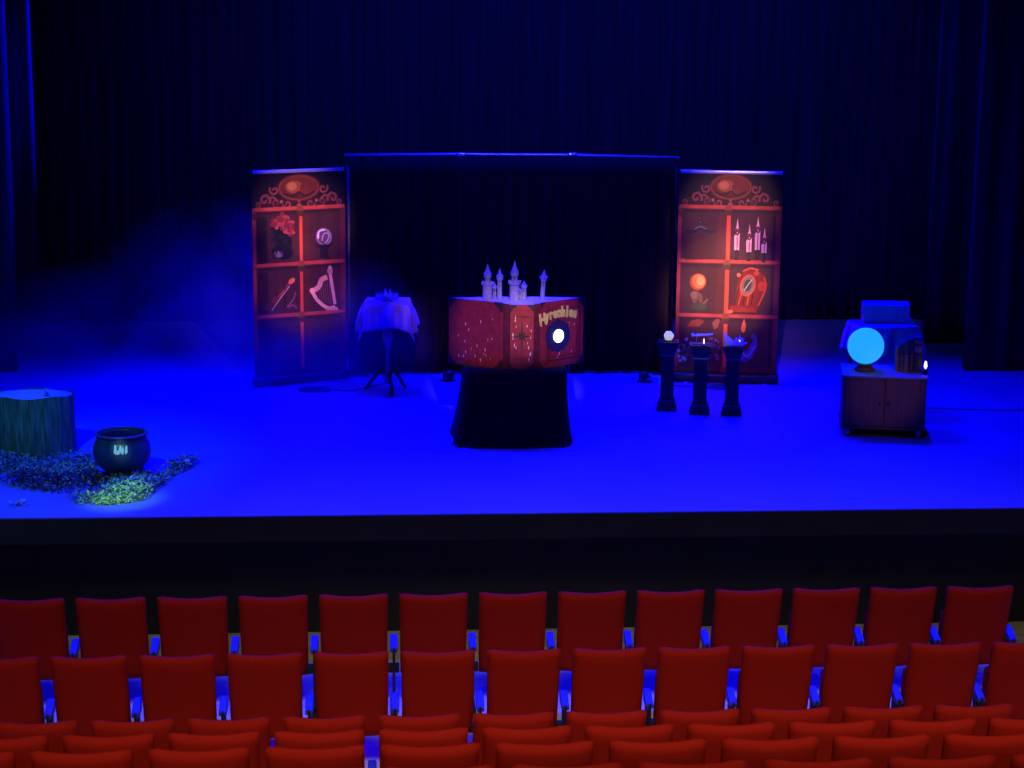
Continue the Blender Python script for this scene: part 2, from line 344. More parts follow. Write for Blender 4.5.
def drawL(A):
    A.rect(250, 173.5, 346, 379, BG)
    crest(A, 298, 189, 252, 346, 208)
    shelves(A, 250, 346, 209, 263.5, 314, 370, 380, 297, 301, 1)
    A.U = lambda x, y: ((x - 250) / 96, (387.5 - 9 * (x - 250) / 96 - y) / 98.6)
    # flowers in a dark vase
    A.poly([(270, 259), (274, 240), (268, 230), (276, 226), (284, 232), (287, 228), (290, 242), (288, 259)], (.05, .035, .07))
    for x, y in ((272, 233), (278, 238), (283, 242), (275, 246), (287, 248), (271, 241)): A.ell(x, y, 2.2, 3, (.09, .10, .13), rot=x)
    A.ell(280, 253, 11, 7, (.05, .04, .08)); A.ell(276, 255, 4.5, 3.4, (.42, .35, .38)); A.stroke([(272, 257), (276, 251), (280, 256)], 1.2, (.1, .06, .1))
    for cx, cy, r in ((274, 225, 4.5), (281, 221, 5.5), (287, 226, 5), (288, 232, 4), (283, 229, 4)):
        for k in range(5):
            a = k * 1.257 + cx; A.ell(cx + r * .55 * math.cos(a), cy + r * .55 * math.sin(a), r * .85, r * .55, (.62, .22, .22) if k % 2 else (.44, .12, .15), rot=a + .3, n=12)
    # crystal ball on a small stand
    A.ell(323, 236, 9.5, 10, (.26, .12, .20)); A.ell(323, 236, 8.2, 8.6, (.55, .42, .50)); A.ell(323, 236.5, 6.5, 7, (.34, .20, .30))
    A.stroke([(317, 238), (318, 231), (324, 229)], 1.8, (.85, .72, .78)); A.stroke([(321, 240), (323, 233), (328, 233), (327, 239), (324, 242)], 1.4, (.62, .5, .55))
    A.poly([(316, 244), (330, 243), (327, 248), (328, 257), (318, 257), (319, 248)], (.10, .05, .10)); A.stroke([(314, 244), (323, 247), (332, 242)], 1.2, (.07, .03, .06))
    # violin and bow
    A.stroke([(288, 282), (280, 292), (272, 301), (265, 308)], 2.6, (.52, .20, .16)); A.ell(266, 306, 6, 3.4, (.30, .10, .12), rot=-.8); A.ell(272, 300, 4, 2.6, (.40, .14, .14), rot=-.8)
    A.ell(289, 281, 4, 2.4, (.85, .42, .25), rot=-.75); A.stroke([(282, 284), (282, 308)], .9, (.08, .04, .07), sm=1)
    A.stroke([(293, 292), (290, 300), (284, 307), (290, 305), (294, 308)], 1.3, (.50, .28, .33)); A.stroke([(268, 311), (276, 300), (287, 286)], .7, (.8, .6, .55))
    # harp
    A.stroke([(329, 272), (334, 303)], 3.2, (.78, .52, .50)); A.ell(329, 270, 3, 3.4, (.62, .40, .40)); A.ell(329, 266.5, 2, 2, (.72, .5, .46))
    A.stroke([(326, 276), (320, 279), (317, 286), (310, 291)], 5, (.78, .50, .46)); A.stroke([(310, 291), (316, 300), (326, 307), (334, 306)], 3.6, (.86, .60, .52))
    A.ell(310, 290, 2.6, 2.6, (.9, .62, .5)); A.rect(324, 306, 337, 309, (.74, .5, .46))
    for k in range(7): A.stroke([(314 + k * 2.3, 290 - k * 2), (316 + k * 2.3, 299 + k * .8)], .35, (.5, .3, .4), sm=1)
    # skull of a long-snouted animal, and a pair of old boots
    A.ell(276, 346, 5, 6, (.26, .20, .26)); A.poly([(273, 340), (284, 341), (294, 336), (296, 341), (293, 350), (290, 344), (283, 347), (275, 348), (272, 356), (270, 348)], (.24, .18, .24))
    A.stroke([(262, 351), (268, 349), (274, 352)], 2.4, (.22, .16, .22))
    for dx in (0, 9):
        A.poly([(319 + dx, 341), (325 + dx, 340), (326 + dx, 353), (330 + dx, 358), (329 + dx, 361), (321 + dx, 361), (320 + dx, 352)], (.05, .035, .06))
        A.stroke([(321 + dx, 344), (322 + dx, 352), (323 + dx, 359)], 1, (.32, .26, .32))
def drawR(A):
    A.rect(676, 174.8, 782, 380, BG)
    crest(A, 729, 188, 677, 781, 207)
    shelves(A, 676, 782, 208, 261.5, 315.5, 369, 379, 725, 730, -1)
    A.U = lambda x, y: ((x - 676) / 102.8, (381 + 3 * (x - 676) / 105 - y) / 97.6)
    # carved hanger-like bracket
    A.stroke([(684, 230), (690, 232), (696, 229), (699, 227.5), (703, 229), (708, 232), (714, 231)], 3.4, (.10, .11, .12)); A.stroke([(693, 229), (699, 226.5), (705, 229)], 1.2, (.35, .4, .38))
    A.ell(699, 222, 3, 2.6, (.14, .10, .12)); A.ell(699, 222, 1.4, 1.2, (.3, .2, .2))
    A.poly([(684, 259), (684, 241), (691, 235), (706, 235), (714, 241), (714, 259)], (.23, .08, .085))
    # four dripping candles with tall flames on goblet holders
    for x, yt, yb in ((737, 233, 250), (749.5, 238, 252), (758, 231, 250), (765, 242, 253)):
        A.poly([(x - 2.6, yb), (x - 3, yt + 3), (x - 1.4, yt + 1.4), (x + .3, yt + 3), (x + 2.6, yt), (x + 2.4, yb)], (.80, .58, .60)); A.rect(x - .4, yt + 4, x + .8, yb, (.50, .28, .36))
        A.poly([(x, yt - 14), (x + 1, yt - 6), (x + 2, yt - 3), (x, yt + 1), (x - 2, yt - 3), (x - 1, yt - 6)], (.86, .62, .60)); A.ell(x, yt - 2.5, 2.2, 2, (.40, .12, .14))
        A.poly([(x - 2.8, yb), (x + 2.8, yb), (x + 1, yb + 3), (x + .8, yb + 7), (x + 2.4, yb + 9), (x - 2.4, yb + 9), (x - .8, yb + 7), (x - 1, yb + 3)], (.06, .03, .08))
        A.ell(x + .5, yb + 4, 2.2, 2.6, (.19, .08, .09))
    # glowing ball held by a little figure on a plinth
    A.ell(698, 281, 8.4, 8.4, (.62, .24, .10)); A.ell(699, 280.5, 6.8, 7, (.86, .42, .20)); A.ell(700.5, 280, 4, 4.6, (.95, .56, .34))
    A.poly([(691, 293), (697, 290), (703, 294), (704, 303), (700, 303), (699, 298), (696, 303), (693, 302)], (.38, .26, .20)); A.ell(694, 294, 3.4, 3.6, (.44, .32, .26))
    A.poly([(693, 303), (709, 300), (707, 305), (710, 309), (691, 309)], (.24, .22, .15)); A.stroke([(690, 308), (700, 310), (711, 308)], 2.2, (.18, .17, .13)); A.stroke([(704, 303), (709, 298)], 1.4, (.45, .28, .2))
    # leaning carved clock
    A.poly([(740, 275), (749, 270), (762, 272), (767, 276), (770, 284), (764, 296), (759, 312), (731, 310), (732, 306), (736, 303)], (.42, .085, .05))
    A.poly([(733, 305), (757, 308), (760, 312), (731, 311)], (.55, .12, .06)); A.ell(732, 311, 3, 1.8, (.75, .40, .28))
    for k in range(5): A.stroke([(741 + k * 3.6, 286 + k), (736 + k * 4.4, 305)], 1.1, (.80, .28, .12) if k % 2 else (.22, .04, .03), sm=1)
    A.ell(749.5, 285, 8, 11, (.72, .26, .14), rot=.25); A.ell(749.5, 285, 6.4, 9.4, (.40, .34, .30), rot=.25); A.ell(749.5, 285, 4, 6, (.22, .19, .19), rot=.25)
    A.stroke([(746, 290), (750, 284), (754, 279)], .9, (.7, .6, .5), sm=1); A.ell(740, 274.5, 2, 2, (.8, .4, .25)); A.ell(764, 286, 4, 5, (.62, .15, .10)); A.ell(758, 273, 3, 2.4, (.6, .2, .14))
    A.stroke([(766, 277), (768, 288), (761, 305)], 1.6, (.7, .2, .12)); A.stroke([(744, 271), (752, 268), (760, 270)], 1.8, (.75, .22, .12))
    # orange hat, hand and heap of dark berries
    A.poly([(688, 326), (692, 320), (700, 318), (706, 320), (701, 326)], (.50, .20, .12)); A.poly([(714, 322), (718, 318), (722, 319), (720, 327), (716, 329)], (.55, .28, .20))
    for k in range(46):
        a = random.random() * 6.28; r = math.sqrt(random.random()); x = 691 + 12 * r * math.cos(a); y = 352 + 14 * r * math.sin(a)
        A.ell(x, y, 1.9, 1.9, random.choice([(.16, .11, .28), (.24, .16, .36), (.08, .05, .15), (.5, .42, .6)]), n=8)
    for k in range(24):
        a = random.random() * 6.28; r = math.sqrt(random.random()); A.ell(716 + 7 * r * math.cos(a), 350 + 13 * r * math.sin(a), 1.8, 1.8, random.choice([(.26, .13, .24), (.42, .26, .38), (.14, .08, .16)]), n=8)
    # hanging drop and pale slippers
    A.poly([(747, 318), (749, 324), (748.5, 330), (746, 332), (744, 329), (745, 323)], (.82, .36, .18))
    A.poly([(741, 346), (750, 352), (757, 340), (756, 334), (760, 335), (762, 345), (756, 358), (748, 362), (741, 358)], (.26, .26, .50)); A.stroke([(745, 350), (752, 356), (759, 345)], 1.4, (.45, .5, .7))
    A.stroke([(742, 355), (748, 349)], 1.2, (.35, .4, .6)); A.ell(757, 336, 2.4, 3, (.3, .26, .42))
banner('tall roll-up banner with printed cupboard of flowers, crystal ball and harp, left of the drapes', (-1.235, 4.79), (-.328, 5.22), 1.0, 2.13,
       lambda x, y: ((x - 250) / 96, (383.0 - y) / 98.6), drawL)
banner('tall roll-up banner with printed cupboard of candles, clock and glowing ball, right of the drapes', (3.01, 4.99), (4.03, 4.80), 1.035, 2.135,
       lambda x, y: ((x - 676) / 102.8, (382.5 - y) / 97.6), drawR)

# ------------------------------------------------------------------ giant book
bk = thing('giant_book', 'giant open red book standing upright with gold title and glowing moon on its cover', 'book', (0, 0, .632))
BH = .588
PL = [(0.628, 2.74), (1.085, 2.43), (1.135, 2.40), (1.345, 2.40), (1.395, 2.43), (1.806, 2.74)]
def slab(p, q, th, h0, h1, m, name, bev=.006, off=0):
    """upright board between plan points p and q, front face offset towards the audience"""
    d = Vector((q[0] - p[0], q[1] - p[1], 0)); L = d.length; a = math.atan2(d.y, d.x)
    bm = B(0, L, -off - th, -off, h0, h1, bev=bev)
    o = obj(name, bm, m, bk, smooth=False); o.location = (p[0], p[1], 0); o.rotation_euler = (0, 0, a); return o
CB = slab(PL[0], PL[1], .02, 0, BH, M['leather'], 'back_cover')
SP = slab(PL[2], PL[3], .026, 0, BH - .012, M['leather'], 'spine')
CF = slab(PL[4], PL[5], .02, 0, BH, M['leather'], 'front_cover')
slab(PL[1], PL[2], .012, .004, BH - .006, M['leather_dark'], 'hinge', .003); slab(PL[3], PL[4], .012, .004, BH - .006, M['leather_dark'], 'hinge', .003)
bm = bmesh.new()
extrude_poly(bm, [(.655, 2.735), (1.09, 2.44), (1.14, 2.412), (1.34, 2.412), (1.39, 2.44), (1.785, 2.735), (1.785, 2.80), (1.36, 2.86), (1.24, 2.80), (1.12, 2.86), (.655, 2.82)], .012, BH - .014)
obj('pages', bm, M['paper'], bk, smooth=False)
def corner(par, x, z, sx, sz, y0, s=.075):
    bm = bmesh.new()
    pts = [(0, 0), (s, 0), (s * .95, s * .28), (s * .62, s * .42), (s * .42, s * .62), (s * .28, s * .95), (0, s)]
    extrude_poly(bm, pts, 0, .008)
    for v in bm.verts: v.co = Vector((x + sx * v.co.x, y0 - v.co.z, z + sz * v.co.y))
    bmesh.ops.recalc_face_normals(bm, faces=bm.faces[:])
    obj('corner_fitting', bm, M['fitting'], par, smooth=False)
LB = math.hypot(PL[1][0] - PL[0][0], PL[1][1] - PL[0][1]); LF = math.hypot(PL[5][0] - PL[4][0], PL[5][1] - PL[4][1]); LS = PL[3][0] - PL[2][0]
for par, L, h in ((CB, LB, BH), (CF, LF, BH), (SP, LS, BH - .012)):
    for sx, x in ((1, -.003), (-1, L + .003)):
        for sz, z in ((1, -.003), (-1, h + .003)):
            if par is CF and sx > 0 : s = .05
            else: s = .062 if par is SP else .085
            corner(par, x, z, sx, sz, -.0195 if par is not SP else -.0255, s)
def flecks(par, pts, y):
    bm = bmesh.new()
    for x, z, r in pts:
        q = [(0, -1), (.7, 0), (0, 1), (-.7, 0)]
        a_ = [bm.verts.new((x + r * a * .6, y + .002, z + r * b * 1.5)) for a, b in q]; b_ = [bm.verts.new((x + r * a * .6, y - .0015, z + r * b * 1.5)) for a, b in q]
        bm.faces.new(b_)
        for k in range(4): bm.faces.new((a_[k], a_[(k + 1) % 4], b_[(k + 1) % 4], b_[k]))
    bmesh.ops.recalc_face_normals(bm, faces=bm.faces[:])
    obj('white_flecks', bm, M['star'], par, smooth=False)['kind'] = 'stuff'
rf = random.Random(5)
flecks(CB, [(rf.uniform(.1, LB - .08), rf.uniform(.06, .12) if rf.random() < .4 else rf.uniform(.15, BH - .12), rf.uniform(.006, .011)) for _ in range(20)], -.0206)
flecks(SP, [(rf.choice([.035, .05, .16, .175]) + rf.uniform(-.012, .012), rf.uniform(.08, BH - .12), rf.uniform(.007, .013)) for _ in range(18)], -.0266)
flecks(CF, [(.10 + .011 * i + rf.uniform(-.012, .012), .22 - .012 * i + rf.uniform(-.04, .06), rf.uniform(.006, .011)) for i in range(12)] + [(.34, .38, .007), (.40, .36, .007), (.37, .12, .007), (.44, .14, .007), (.3, .43, .005)], -.0206)
# raised border on front cover
bm = bmesh.new()
for a in ((.075, LF - .045, .055, .068), (.075, LF - .045, BH - .085, BH - .072), (.075, .088, .055, BH - .072), (LF - .058, LF - .045, .055, BH - .072),
          (.105, LF - .078, .09, .097), (.105, .112, .09, BH - .24), (LF - .085, LF - .078, .09, BH - .24)):
    box(bm, a[0], a[1], -.026, -.02, a[2], a[3])
obj('tooled_border', bm, M['leather_dark'], CF, smooth=False)
bm = bmesh.new()
for a in ((.018, LS - .018, .10, .106), (.018, LS - .018, BH - .118, BH - .112)): obj('spine_band', B(a[0], a[1], -.031, -.026, a[2], a[3]), M['leather_dark'], SP, smooth=False)
# moon lamp in a dark ring
def ydisc(bm, cx, cz, r, y0, y1, n=36, jag=0):
    pts = [(cx + (r * (1 + jag * (1 if i % 2 else -1))) * math.cos(2 * PI * i / n), cz + (r * (1 + jag * (1 if i % 2 else -1))) * math.sin(2 * PI * i / n)) for i in range(n)]
    a = [bm.verts.new((x, y0, z)) for x, z in pts]; b = [bm.verts.new((x, y1, z)) for x, z in pts]
    for i in range(n): bm.faces.new((a[i], a[(i + 1) % n], b[(i + 1) % n], b[i]))
    bm.faces.new(a); bm.faces.new(b); bmesh.ops.recalc_face_normals(bm, faces=bm.faces[:])
MX, MZ = .203, .275
bm = bmesh.new(); ydisc(bm, MX, MZ, .142, -.0195, -.027, 28, .05); ring = obj('moon_surround', bm, M['ring'], CF, smooth=False)
bm = bmesh.new(); ydisc(bm, MX, MZ, .058, -.0265, -.036); obj('moon_lamp', bm, M['moon'], CF, smooth=False)
# gold title in raised letters on an arc
title = 'Hyreohles'
tb = bmesh.new(); nL = len(title)
for i, ch in enumerate(title):
    cu = bpy.data.curves.new('glyph', 'FONT'); cu.body = ch; cu.size = .118 if i else .132; cu.extrude = .006; cu.offset = .0055; cu.align_x = 'CENTER'; cu.resolution_u = 3
    go = bpy.data.objects.new('glyph', cu); C.objects.link(go); bpy.context.view_layer.update()
    me = bpy.data.meshes.new_from_object(go.evaluated_get(bpy.context.evaluated_depsgraph_get()))
    C.objects.unlink(go); bpy.data.objects.remove(go)
    u = (i - (nL - 1) / 2) / ((nL - 1) / 2)
    th = -u * .12
    x = .203 + u * .188; z = .442 - .030 * u * u + (.004 if i else -.014) + .006 * u
    mx = Matrix.Translation((x, -.034, z)) @ Matrix.Rotation(-th * -1, 4, 'Y').inverted() @ Matrix.Rotation(PI / 2, 4, 'X') @ Matrix.Diagonal((.80, 1.1, 1, 1))
    me.transform(mx); tb.from_mesh(me); bpy.data.meshes.remove(me)
tag(obj('title_lettering', tb, M['gold'], CF, smooth=False), 'raised gold title letters in an arc')
# black eight-pointed star on the spine
bm = bmesh.new(); pts = []
for i in range(16):
    a = 2 * PI * i / 16 + PI / 2
    r = (.19 if i in (0, 8) else .085 if i in (4, 12) else .062) if i % 2 == 0 else .024
    pts.append((LS / 2 + r * math.cos(a) * (.85 if i not in (0, 8) else 1), .30 + r * math.sin(a)))
extrude_poly(bm, pts, 0, .01)
for v in bm.verts: v.co = Vector((v.co.x, -.026 - v.co.z, v.co.y))
bmesh.ops.recalc_face_normals(bm, faces=bm.faces[:]); obj('star_emblem', bm, M['blackmetal'], SP, smooth=False)

# paper castle
cz = .632 + BH - .012
cs = thing('model_castle', 'pale model castle of five pointed turrets rising from the open red book', 'model castle', (1.2, 2.70, cz))
def turret(x, y, h, r, lower=None, lean=0, rr=1.35):
    base = bpy.data.objects.new('turret', None)
    bm = bmesh.new(); zr = h * .72 if not lower else h * .70
    prof = []
    if lower:
        lh, lr = lower
        prof += [(lr, 0), (lr * .94, .01), (lr * .9, lh * .82), (lr * 1.18, lh * .9), (lr * 1.18, lh), (r, lh)]
    else: prof += [(r * 1.15, 0), (r, .02)]
    prof += [(r * .92, zr * .82), (r * 1.3, zr * .88), (r * 1.3, zr), (r, zr)]
    lathe(bm, prof, 14)
    if lower:
        for k in range(8):
            a = k * PI / 4; X = lr * 1.08 * math.cos(a); Y = lr * 1.08 * math.sin(a); box(bm, X - .006, X + .006, Y - .006, Y + .006, lh - .001, lh + .013)
    for v in bm.verts: v.co.x += lean * v.co.z
    w = obj('turret', bm, M['castle'], cs, smooth=False); w.location = (x - 1.2, y - 2.70, 0)
    bm = bmesh.new(); lathe(bm, [(r * rr * 1.15, zr), (r * rr * .6, zr + (h - zr) * .35), (r * rr * .2, zr + (h - zr) * .8), (0, h)], 14)
    for v in bm.verts: v.co.x += lean * v.co.z
    obj('turret_roof', bm, M['roof'], w, smooth=False)
    for zz in (zr * .6, zr * .75): obj('turret_window', B(-.004 + lean * zz, .004 + lean * zz, -r * 1.06, -r * .6, zz, zz + .014), M['blackmetal'], w, smooth=False)
turret(.957, 2.70, .320, .026, (.145, .046), rr=1.25); turret(1.066, 2.72, .275, .022, None, 0, 1.35); turret(1.022, 2.73, .15, .016)
turret(1.193, 2.66, .355, .027, (.16, .047), rr=1.15); turret(1.278, 2.68, .17, .022, None, 0, 1.2); turret(1.243, 2.69, .10, .024)
turret(1.443, 2.70, .265, .021, None, .06, 1.7)

# black cloth covered stand
bm = bmesh.new(); n = 120; rings = []
def rrect(t, hx, hy, p=5):
    c, s = math.cos(t), math.sin(t); return hx * (abs(c) ** (2 / p)) * (1 if c >= 0 else -1), hy * (abs(s) ** (2 / p)) * (1 if s >= 0 else -1)
for j in range(17):
    v = j / 16; z = .632 * (1 - v)
    hx = .455 + .035 * v + .035 * v ** 3; hy = .25 + .08 * v + .05 * v ** 3
    ring_ = []
    for i in range(n):
        t_ = 2 * PI * i / n; x, y = rrect(t_, hx, hy)
        w = 1 + v * (.022 * math.sin(7 * t_ + 1) + .014 * math.sin(13 * t_ + 2) + .01 * math.sin(23 * t_))
        ring_.append(bm.verts.new((x * w - .03 * v, y * w - .05 * v * v, z + (.006 if j < 16 else 0))))
    rings.append(ring_)
for a, b in zip(rings, rings[1:]):
    for i in range(n): bm.faces.new((a[(i + 1) % n], a[i], b[i], b[(i + 1) % n]))
rings2 = [bm.verts.new((v.co.x * (1.06 + .05 * math.sin(5 * i / n * 6.28)), v.co.y * (1.09 + .05 * math.sin(6.28 * 4 * i / n + 1)), .004)) for i, v in enumerate(rings[-1])]
for i in range(n): bm.faces.new((rings[-1][(i + 1) % n], rings[-1][i], rings2[i], rings2[(i + 1) % n]))
bm.faces.new(rings[0])
tag(obj('draped_stand', bm, M['drape'], loc=(1.19, 2.50, -.004)), 'black cloth covered stand holding up the giant red book', 'stand')

# ------------------------------------------------------------------ little cloth-covered tables
def tablecloth(bm, hx, hy, sx, sy, z, seed, N=56, flare=.28):
    rnd = random.Random(seed); p1, p2 = rnd.uniform(0, 6), rnd.uniform(0, 6)
    def fn(u, v):
        p = (u * 2 - 1) * sx; q = (v * 2 - 1) * sy
        cx = max(-hx, min(hx, p)); cy = max(-hy, min(hy, q)); dx, dy = p - cx, q - cy; d = math.hypot(dx, dy)
        if d < 1e-6: return Vector((p, q, z))
        nx, ny = dx / d, dy / d
        along = p if abs(dy) > abs(dx) else q
        w = .018 * math.sin(along * 26 + p1) * min(1, d / .12) + .010 * math.sin(along * 47 + p2) * min(1, d / .12)
        o = d * flare + w * (1 if d > 0 else 0)
        cornerness = abs(nx * ny) * 2
        o = o * (1 - .25 * cornerness)
        return Vector((cx + nx * o, cy + ny * o, z - d * (.95 - .05 * cornerness) + .008 * math.sin(along * 20) + d * .10 * math.sin(along * 8 + p1)))
    grid(bm, N, N, fn)
def pedestal_table(loc, label, rz, z):
    t = thing('pedestal_table', label, 'table', loc, rz)
    bm = bmesh.new(); lathe(bm, [(.19, z - .02), (.2, z - .012), (.2, z - .004), (.19, z)], 32); obj('tabletop', bm, M['darkwood'], t)
    bm = bmesh.new(); lathe(bm, [(.06, z - .02), (.025, z - .10), (.022, z - .24), (.034, z - .27), (.052, z - .33), (.054, z - .36), (.034, z - .43), (.020, z - .46), (.016, z - .52), (.016, .22), (.03, .18), (.036, .12), (.02, .08), (0, .07)], 20)
    obj('turned_column', bm, M['silvered'], t)
    for k in range(3):
        a = k * 2 * PI / 3 + .52
        P = spline([(.02, 0, .17), (.09, 0, .19), (.16, 0, .11), (.215, 0, .03), (.24, 0, .014)], 5)
        bm = bmesh.new(); tube(bm, [(p.x * math.cos(a), p.x * math.sin(a), p.z) for p in P], [.018] * (len(P) - 5) + [.014] * 5, 8); obj('leg', bm, M['darkwood'], t)
    return t
TL = (.085, 4.55, 0)
pedestal_table(TL, 'small turned pedestal table under a satin cloth beside the left banner', .2, .905)
bm = bmesh.new(); tablecloth(bm, .215, .20, .49, .48, .911, 4)
o = obj('tablecloth', bm, M['satin'], loc=TL); o.rotation_euler = (0, 0, -.06)
o.modifiers.new('cloth', 'SOLIDIFY').thickness = .004
tag(o, 'satin cloth with hanging corners on the small pedestal table left of the book', 'tablecloth')
t = thing('glass_bowl', 'cut glass bowl with bright highlights on the small table left of the book', 'bowl', (TL[0] - .005, TL[1] - .09, .917))
bm = bmesh.new(); n = 24
prof = [(.05, 0), (.055, .008), (.03, .016), (.07, .028), (.108, .055), (.122, .085), (.117, .086), (.10, .058), (.06, .034), (0, .026)]
prof = [(r * .95, z * .8) for r, z in prof]
lathe(bm, prof, n)
for v in bm.verts:
    r = math.hypot(v.co.x, v.co.y)
    if r > .09: a = math.atan2(v.co.y, v.co.x); v.co.z += .008 * math.cos(12 * a)
obj('bowl', bm, M['glass'], t, smooth=False)
for k in range(3):
    bm = bmesh.new(); a = k * 2.1
    lathe(bm, [(0, .03), (.014, .045), (.010, .10), (0, .125)], 6, .03 * math.cos(a), .03 * math.sin(a)); obj('crystal_drop', bm, M['glass'], t, smooth=False)

TR = (4.72, 3.42, 0)
t = thing('side_table', 'cloth covered table standing behind the wooden cabinet at right', 'table', TR)
obj('tabletop', B(-.28, .28, -.2, .2, .83, .855, bev=.004), M['darkwood'], t)
for sx in (-.25, .25):
    for sy in (-.17, .17):
        bm = bmesh.new(); tube(bm, [(sx, sy, 0), (sx, sy, .4), (sx, sy, .83)], [.012, .017, .02], 8); obj('leg', bm, M['darkwood'], t)
bm = bmesh.new(); tablecloth(bm, .285, .205, .55, .50, .860, 9, flare=.22)
o = obj('tablecloth', bm, M['satin'], loc=TR); o.rotation_euler = (0, 0, .03)
o.modifiers.new('cloth', 'SOLIDIFY').thickness = .004
tag(o, 'satin cloth hanging from the table behind the wooden cabinet at right', 'tablecloth')
t = thing('trinket_chest', 'ribbed rounded-top chest on the cloth covered table behind the glowing globe', 'chest', (4.76, 3.50, .866), -.12)
bm = bmesh.new(); pts = [(-.10, 0), (.10, 0), (.10, .12), (.085, .165), (.05, .185), (-.05, .185), (-.085, .165), (-.10, .12)]
extrude_poly(bm, pts, -.215, .215)
for v in bm.verts: v.co = Vector((v.co.z, v.co.x, v.co.y))
bmesh.ops.recalc_face_normals(bm, faces=bm.faces[:]); auto(obj('chest_body', bm, M['basket'], t, smooth=False))
bm = bmesh.new()
for k in range(15): box(bm, -.2 + k * .0275, -.19 + k * .0275, -.107, -.098, .012, .13)
obj('ribbed_front', bm, M['basket'], t, smooth=False)
for i, (x, h, p) in enumerate([(4.90, .055, 'left'), (4.945, .085, 'middle'), (4.965, .06, 'right')]):
    bm = bmesh.new(); lathe(bm, [(.012, 0), (.014, .004), (.006, .012), (.012, h * .5), (.008, h * .8), (0, h)], 10)
    tag(obj('glass_figurine', bm, M['glass'], loc=(x, 3.33 - .01 * i, .864)), 'tiny sparkling glass figurine in front of the ribbed chest, %s of three' % p, 'figurine')

# ------------------------------------------------------------------ wooden cabinet on castors with globe, books, candle
CX0, CX1, CY0, CY1 = 4.135, 4.862, 2.40, 2.96
cb = thing('cabinet_trolley', 'low brown wooden two-door cabinet on castors at the right of the stage', 'cabinet', ((CX0 + CX1) / 2 - .02, CY0 - .02, 0), -.21)
w2 = (CX1 - CX0) / 2
obj('body', B(-w2, w2, .02, .56, .09, .535, bev=.004), M['cartwood'], cb, smooth=False)
obj('top', B(-w2 - .015, w2 + .015, -.008, .575, .535, .558, bev=.004), M['carttop'], cb, smooth=False)
obj('plinth', B(-w2 - .01, w2 + .01, -.006, .565, .072, .095, bev=.004), M['cartwood'], cb, smooth=False)
for s in (-1, 1):
    a, b = (.008, w2 - .012) if s > 0 else (-w2 + .012, -.008)
    d = obj('door', B(a, b, -.002, .020, .10, .528, bev=.004), M['cartwood'], cb, smooth=False)
    bm = bmesh.new(); lathe(bm, [(.004, 0), (.004, .012), (.01, .016), (.010, .024), (0, .028)], 12)
    for v in bm.verts: v.co = Vector((v.co.x + s * .035, -.002 - v.co.z, v.co.y + .32))
    obj('knob', bm, M['fitting'], d)
for sx in (-w2 + .05, w2 - .05):
    for sy in (.05, .50):
        bm = bmesh.new(); lathe(bm, [(.0, -.014), (.03, -.014), (.034, -.008), (.034, .008), (.03, .014), (0, .014)], 16)
        for v in bm.verts: v.co = Vector((v.co.z + sx, v.co.x + sy, v.co.y + .034))
        w = obj('castor', bm, M['castor'], cb)
        bm = bmesh.new()
        for k in (-1, 1): box(bm, sx + k * .018 - .002, sx + k * .018 + .002, sy - .018, sy + .018, .03, .074)
        box(bm, sx - .02, sx + .02, sy - .02, sy + .02, .068, .074); obj('castor_fork', bm, M['chrome'], w, smooth=False)
gl = thing('globe_lamp', 'glowing cyan crystal ball on a round base on top of the wooden cabinet', 'globe lamp', (4.362, 2.66, .558), -.2)
bm = bmesh.new(); lathe(bm, [(.085, 0), (.09, .01), (.085, .02), (.06, .03), (.065, .045), (.08, .06), (.074, .066), (.05, .055), (0, .05)], 28); obj('base', bm, M['darkwood'], gl)
bm = bmesh.new(); bmesh.ops.create_uvsphere(bm, u_segments=40, v_segments=24, radius=.163)
for v in bm.verts: v.co.z += .225
obj('glass_ball', bm, M['glow'], gl)
x = 4.625
books = [(.030, .225, .16, 0, 'thin reddish-brown book at the left end of the row on the cabinet'), (.032, .25, .17, 1, 'second book from the left in the row on the cabinet'),
         (.042, .285, .18, 2, 'grey-brown third book from the left in the row on the cabinet'), (.040, .30, .18, 3, 'dark fourth book from the left in the row on the cabinet'),
         (.075, .315, .20, 4, 'thick dark book with two tan spine labels, right end of the cabinet row')]
for w, h, d, ci, lab in books:
    t = thing('old_book', lab, 'book', (x, 2.60 - (x - 4.6) * .2, .558), -.2)
    bm = bmesh.new(); box(bm, .001, .004, 0, d, 0, h); box(bm, w - .004, w - .001, 0, d, 0, h)
    grid(bm, 6, 1, lambda u, v: Vector((.001 + u * (w - .002), -.008 * math.sin(u * PI), v * h))); o = obj('cover', bm, M['book%d' % ci], t, smooth=False)
    obj('pages', B(.004, w - .004, .002, d - .006, .005, h - .006), M['pages'], t, smooth=False)
    bands = [(.58, .76), (.82, .92)] if ci == 4 else [(.12, .14), (.8, .82), (.5, .52)]
    bm = bmesh.new()
    for a, b in bands: grid(bm, 6, 1, lambda u, v: Vector((.003 + u * (w - .006), -.0015 - .008 * math.sin(u * PI), (a + (b - a) * v) * h)))
    obj('spine_label', bm, M['bookband'], t, smooth=False)
    x += w + .002
t = thing('candle', 'small lit candle with bright flame at the right end of the cabinet top', 'candle', (4.862, 2.47, .558))
bm = bmesh.new(); lathe(bm, [(.022, 0), (.024, .004), (.020, .03), (.018, .045), (.015, .045), (.014, .03), (0, .03)], 16); obj('cup', bm, M['fitting'], t)
bm = bmesh.new(); lathe(bm, [(.0, .045), (.010, .058), (.015, .075), (.011, .10), (.004, .118), (0, .122)], 12); obj('flame', bm, M['flame'], t)

